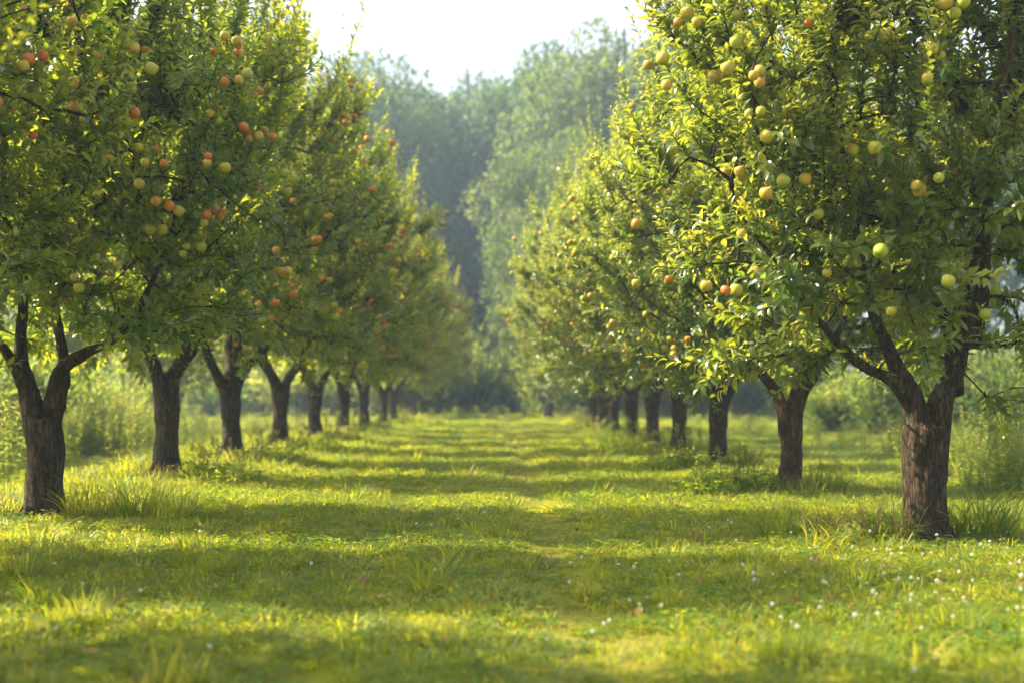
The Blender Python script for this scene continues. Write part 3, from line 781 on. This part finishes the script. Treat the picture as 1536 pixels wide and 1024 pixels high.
def weeds(name, label, boxes):
    P, I, S = [], [], []
    for x0, x1, y0, y1, dens, picks, s0, s1 in boxes:
        m = int((x1 - x0) * (y1 - y0) * dens); x = rng.uniform(x0, x1, m); y = rng.uniform(y0, y1, m)
        k = lownoise(x, y, 1.1, 2.0) > -.75; x, y = x[k], y[k]; m = len(x)
        P.append(np.stack([x, y, gz(x, y)], 1)); I.append(rng.choice(picks, m)); s = rng.uniform(s0, s1, m) * (1 + .25 * lownoise(x, y, .8, 1.0)); S.append(np.stack([s, s, s], 1))
    P, I, S = map(np.concatenate, (P, I, S)); m = len(P)
    scatter_object(name, label, 'weeds', P, I, np.stack([rng.normal(0, .12, m), rng.normal(0, .12, m), rng.uniform(0, 6.28, m)], 1), S)
weeds('tall_weeds', 'bank of tall yellow-green weeds behind the left row', [(-9.5, -5.3, 10, 14, 9, [6, 7, 8, 9], .9, 1.25), (-10.5, -5.6, 14, 22, 7, [6, 7, 7, 9], 1.0, 1.4), (-13, -7.0, 22, 30, 4, [6, 7], .8, 1.1)])
weeds('tall_weeds', 'bank of tall yellow-green weeds at the right edge beside the nearest tree', [(4.25, 7.0, 8.5, 13, 10, [6, 7, 8, 9], .75, 1.1), (5.6, 9.5, 13, 18, 6, [6, 7, 9], .7, 1.0)])
weeds('meadow_grass', 'rough pale meadow grass in the field beyond the rows', [(-14, -5.0, 18, 42, 1.6, [5, 9, 8], 1.0, 1.5), (5.5, 16, 20, 42, 1.6, [5, 9, 8], .8, 1.3), (-18, 18, 44, 50, 1.2, [8, 9], 1, 1.6)])

# ------------------------------------------------------------------ tufts at the trunk feet (things)
def tuft_mesh(seed, kind):
    gg = np.random.default_rng(seed); ac = Acc()
    if kind == 'green':
        blades(gg, 190, .17, .14, .46, .0085, 1.1, .42, ac, 0, 6); blades(gg, 16, .17, .15, .36, .004, .9, .5, ac, 2, 5)
    elif kind == 'dry':
        blades(gg, 110, .18, .12, .36, .008, 1.2, .62, ac, 0, 6); blades(gg, 70, .16, .18, .42, .006, .8, .4, ac, 2, 5); trefoil(gg, 60, .2, .02, .12, .03, ac)
    else:
        global g
        sv = g; g = gg
        weedclump(12, .30, .075, .5, .3)(ac); g = sv
        blades(gg, 80, .2, .08, .28, .007, 1.2, .5, ac, 0, 5); trefoil(gg, 90, .24, .02, .14, .035, ac)
    return ac.mesh('tuft', GM)
TU = {k: [tuft_mesh(s + 10 * i_, k) for s in range(2)] for i_, k in enumerate(['green', 'dry', 'leafy'])}
TUL = {'green': 'long green grass tuft', 'dry': 'grass tuft mixed with dry reddish-brown stems', 'leafy': 'leafy weed clump'}
def tuft(kind, x, y, s, label, i_=0):
    o = link(bpy.data.objects.new('grass_tuft' if kind != 'leafy' else 'weed_clump', TU[kind][i_ % 2]))
    o.location = (x, y, g1(x, y)); o.scale = (s, s, s * random.uniform(.85, 1.1)); o.rotation_euler = (0, 0, random.uniform(0, 6.28))
    tag(o, f'{TUL[kind]} {label}'.replace('grass tuft mixed with dry reddish-brown stems', 'grass tuft with dry brown stems'), 'grass tuft' if kind != 'leafy' else 'weed', 'tufts and weeds at the feet of the trees')
for r_, (XX, YY, side) in enumerate([(RX, RY, 'right'), (LX, LY, 'left')]):
    for k in range(9):
        wh = f'the {ORD[k]} {side}-row trunk'
        x, y = XX[k], YY[k]
        if k == 0 and side == 'right':
            tuft('green', x + .33, y + .02, 1.1, 'close on the right of ' + wh); tuft('green', x + .52, y + .25, 1.0, 'farther right and behind ' + wh, 1)
            tuft('dry', x - .26, y - .05, 1.15, 'close on the left of ' + wh); tuft('dry', x - .55, y + .12, 1.0, 'a step left of ' + wh, 1)
            tuft('green', x - .85, y + .15, .85, 'two steps left of ' + wh, 1)
            tuft('leafy', x - .6, y - .4, .5, 'low at the left front of ' + wh, 1)
        elif k == 0:
            tuft('green', x + .36, y - .05, 1.15, 'close on the right of ' + wh); tuft('green', x + .72, y - .12, 1.1, 'a step right of ' + wh, 1)
            tuft('green', x + 1.05, y - .35, .9, 'two steps right of ' + wh); tuft('dry', x - .32, y - .1, 1.1, 'close on the left of ' + wh)
            tuft('dry', x - .7, y + .1, 1.0, 'a step left of ' + wh, 1)
        else:
            sg = 1 if side == 'left' else -1
            tuft('leafy', x + sg * .42, y - .15, 1.5, 'on the alley side of ' + wh, k); tuft('green', x - sg * .32, y - .02, 1.15, 'on the meadow side of ' + wh, k)
            tuft('dry', x + sg * .08, y - .24, .8, 'in front of ' + wh, k)
            if k < 6: tuft('leafy', x + sg * .85, y - .5, 1.15, 'farther into the alley from ' + wh, k + 1)
for k, (px, py) in enumerate([(60, 905), (20, 870), (120, 935), (640, 890), (1010, 905), (880, 885), (1290, 880), (1440, 950), (330, 860), (1180, 1000)]):
    y = 1750 * CAMZ / (py - 600)
    tuft('green', fx(px, y), y, [.6, .7, .5, .5, .45, .4, .5, .55, .5, .5][k], 'in the alley ' + ['near the lower left corner', 'at the left frame edge', 'right of the corner tufts at lower left', 'in the middle shade band', 'right of the wheel track', 'on the wheel track', 'in front of the nearest right tree', 'at the lower right', 'in front of the nearest left tree', 'at the bottom right of centre'][k], k)

# ------------------------------------------------------------------ clover flowers and fallen leaves
def flower_mesh(seed):
    gg = np.random.default_rng(seed); ac = Acc(); h = .085
    ac.tube(spline([(0, 0, -.01), (.006, .003, h * .5), (.002, .008, h)], 5), np.full(5, .0011), 4, a=.5, mi=0)
    m = 46; u = norm(gg.normal(size=(m, 3)) + [0, 0, .35])
    V2, f2, a2 = leaves(np.array([.002, .008, h]) + u * .004, u, norm(gg.normal(size=(m, 3))), np.full(m, .0065), np.full(m, .004), gg.uniform(0, .4, m), gg.uniform(.3, 1, m), TL)
    ac.add(V2, f2, a2, 4); return ac.mesh('clover_flower', GM)
FM = [flower_mesh(s) for s in range(3)]
def flower_xy(n, gg):
    out = []
    zones = [(1480, 880, 110, 60, .30), (1330, 860, 110, 45, .16), (200, 800, 190, 60, .18), (650, 880, 260, 60, .14), (1120, 870, 200, 60, .12), (900, 770, 400, 40, .10)]
    w = np.array([z[4] for z in zones]); w /= w.sum()
    while len(out) < n:
        z = zones[gg.choice(len(zones), p=w)]
        px, py = gg.normal(z[0], z[2]), gg.normal(z[1], z[3])
        if -60 < px < 1600 and 730 < py < 1060:
            y = 1750 * CAMZ / (py - 600); out.append((fx(px, y), y))
    return out
gg = np.random.default_rng(5)
for k, (x, y) in enumerate(flower_xy(160, gg)):
    o = link(bpy.data.objects.new('clover_flower', FM[k % 3])); s = gg.uniform(.65, 1.0)
    o.location = (x, y, g1(x, y)); o.scale = (s, s, s); o.rotation_euler = (gg.normal(0, .15), gg.normal(0, .15), gg.uniform(0, 6))
    tag(o, 'small white clover flower head in the orchard grass', 'flower', 'white clover flowers in the grass')
def deadleaf(seed):
    gg = np.random.default_rng(seed)
    V2, f2, a2 = leaves(np.zeros((1, 3)), np.array([[1., 0, .15]]), np.array([[0, .2, 1.]]), np.array([.062]), np.array([.036]), np.array([[-.5], [.6]][seed % 2]), np.array([.5]), TH, .6)
    return mk_mesh('fallen_leaf', V2, f2, [M['deadleaf']], a2)
DL = [deadleaf(0), deadleaf(1)]
for k in range(80):
    px, py = (gg.normal(1230, 200), gg.normal(880, 45)) if k < 45 else (gg.normal(260, 170), gg.normal(880, 50)) if k < 70 else (gg.uniform(500, 1000), gg.normal(880, 60))
    py = max(760, min(1040, py)); y = 1750 * CAMZ / (py - 600); x = fx(px, y)
    o = link(bpy.data.objects.new('fallen_leaf', DL[k % 2])); o.location = (x, y, g1(x, y) + gg.uniform(.045, .075)); s = gg.uniform(.5, .95)
    o.scale = (s, s, s); o.rotation_euler = (gg.normal(0, .5), gg.normal(0, .5), gg.uniform(0, 6.28))
    tag(o, 'curled brown apple leaf lying on the grass', 'fallen leaf', 'fallen brown leaves on the grass')

# ------------------------------------------------------------------ haze
m, nt, N, L = newmat('haze')
pv = N.new('ShaderNodeVolumePrincipled'); pv.inputs['Color'].default_value = (.50, .68, .86, 1)
pv.inputs['Density'].default_value = .0027; pv.inputs['Anisotropy'].default_value = .3
o_ = N.new('ShaderNodeOutputMaterial'); L.new(pv.outputs[0], o_.inputs['Volume'])
x0, x1, y0, y1, z0, z1 = -145, 145, -30, 235, -1.6, 20.5
V = np.array([(x, y, z) for z in (z0, z1) for y in (y0, y1) for x in (x0, x1)], float)
q = np.array([[0, 2, 3, 1], [4, 5, 7, 6], [0, 1, 5, 4], [2, 6, 7, 3], [0, 4, 6, 2], [1, 3, 7, 5]])
hz = link(bpy.data.objects.new('haze', mk_mesh('haze', V, [q], [m], smooth=False)))
tag(hz, 'thin pale morning haze hanging over the whole orchard', 'haze', kind='stuff')

# ------------------------------------------------------------------ light, world, camera
sd = bpy.data.lights.new('sun', 'SUN'); sd.energy = 5.0; sd.angle = math.radians(.6); sd.color = (1.0, .86, .62)
so = link(bpy.data.objects.new('sun', sd))
sv = Vector((math.sin(SUN_AZ) * math.cos(SUN_EL), math.cos(SUN_AZ) * math.cos(SUN_EL), math.sin(SUN_EL)))
so.rotation_euler = sv.to_track_quat('Z', 'Y').to_euler(); so.location = sv * 40
w = bpy.data.worlds.new('World'); SC.world = w; w.use_nodes = True
N = w.node_tree.nodes; L = w.node_tree.links; bg = N['Background']
sk = N.new('ShaderNodeTexSky'); sk.sky_type = 'NISHITA'; sk.sun_disc = False
sk.sun_elevation = SUN_EL; sk.sun_rotation = SUN_AZ; sk.air_density = 1.0; sk.dust_density = 6.0; sk.ozone_density = 1.0
ad = N.new('ShaderNodeMixRGB'); ad.blend_type = 'ADD'; ad.inputs[0].default_value = 1
L.new(sk.outputs[0], ad.inputs[1]); ad.inputs[2].default_value = (2.1, 2.02, 1.86, 1)     # thin bright cloud veil over the sky
L.new(ad.outputs[0], bg.inputs[0]); bg.inputs[1].default_value = .10

cd = bpy.data.cameras.new('camera'); cam = link(bpy.data.objects.new('camera', cd)); SC.camera = cam
cam.location = (0, 0, CAMZ); cam.rotation_euler = (math.pi / 2, 0, 0)
cd.sensor_width = 36; cd.lens = 36 * F; cd.shift_x = 18 / 1536; cd.shift_y = 88 / 1536
cd.clip_start = .05; cd.clip_end = 2000
cd.dof.use_dof = True; cd.dof.focus_distance = 7.3; cd.dof.aperture_fstop = 1.35
vs = SC.view_settings; vs.view_transform = 'Standard'; vs.look = 'None'; vs.gamma = 1; vs.exposure = 1.6
c = SC.cycles
c.use_denoising = True; c.max_bounces = 8; c.diffuse_bounces = 4; c.glossy_bounces = 2; c.transmission_bounces = 6; c.transparent_max_bounces = 8
c.volume_bounces = 0; c.sample_clamp_indirect = 5; c.caustics_reflective = False; c.caustics_refractive = False
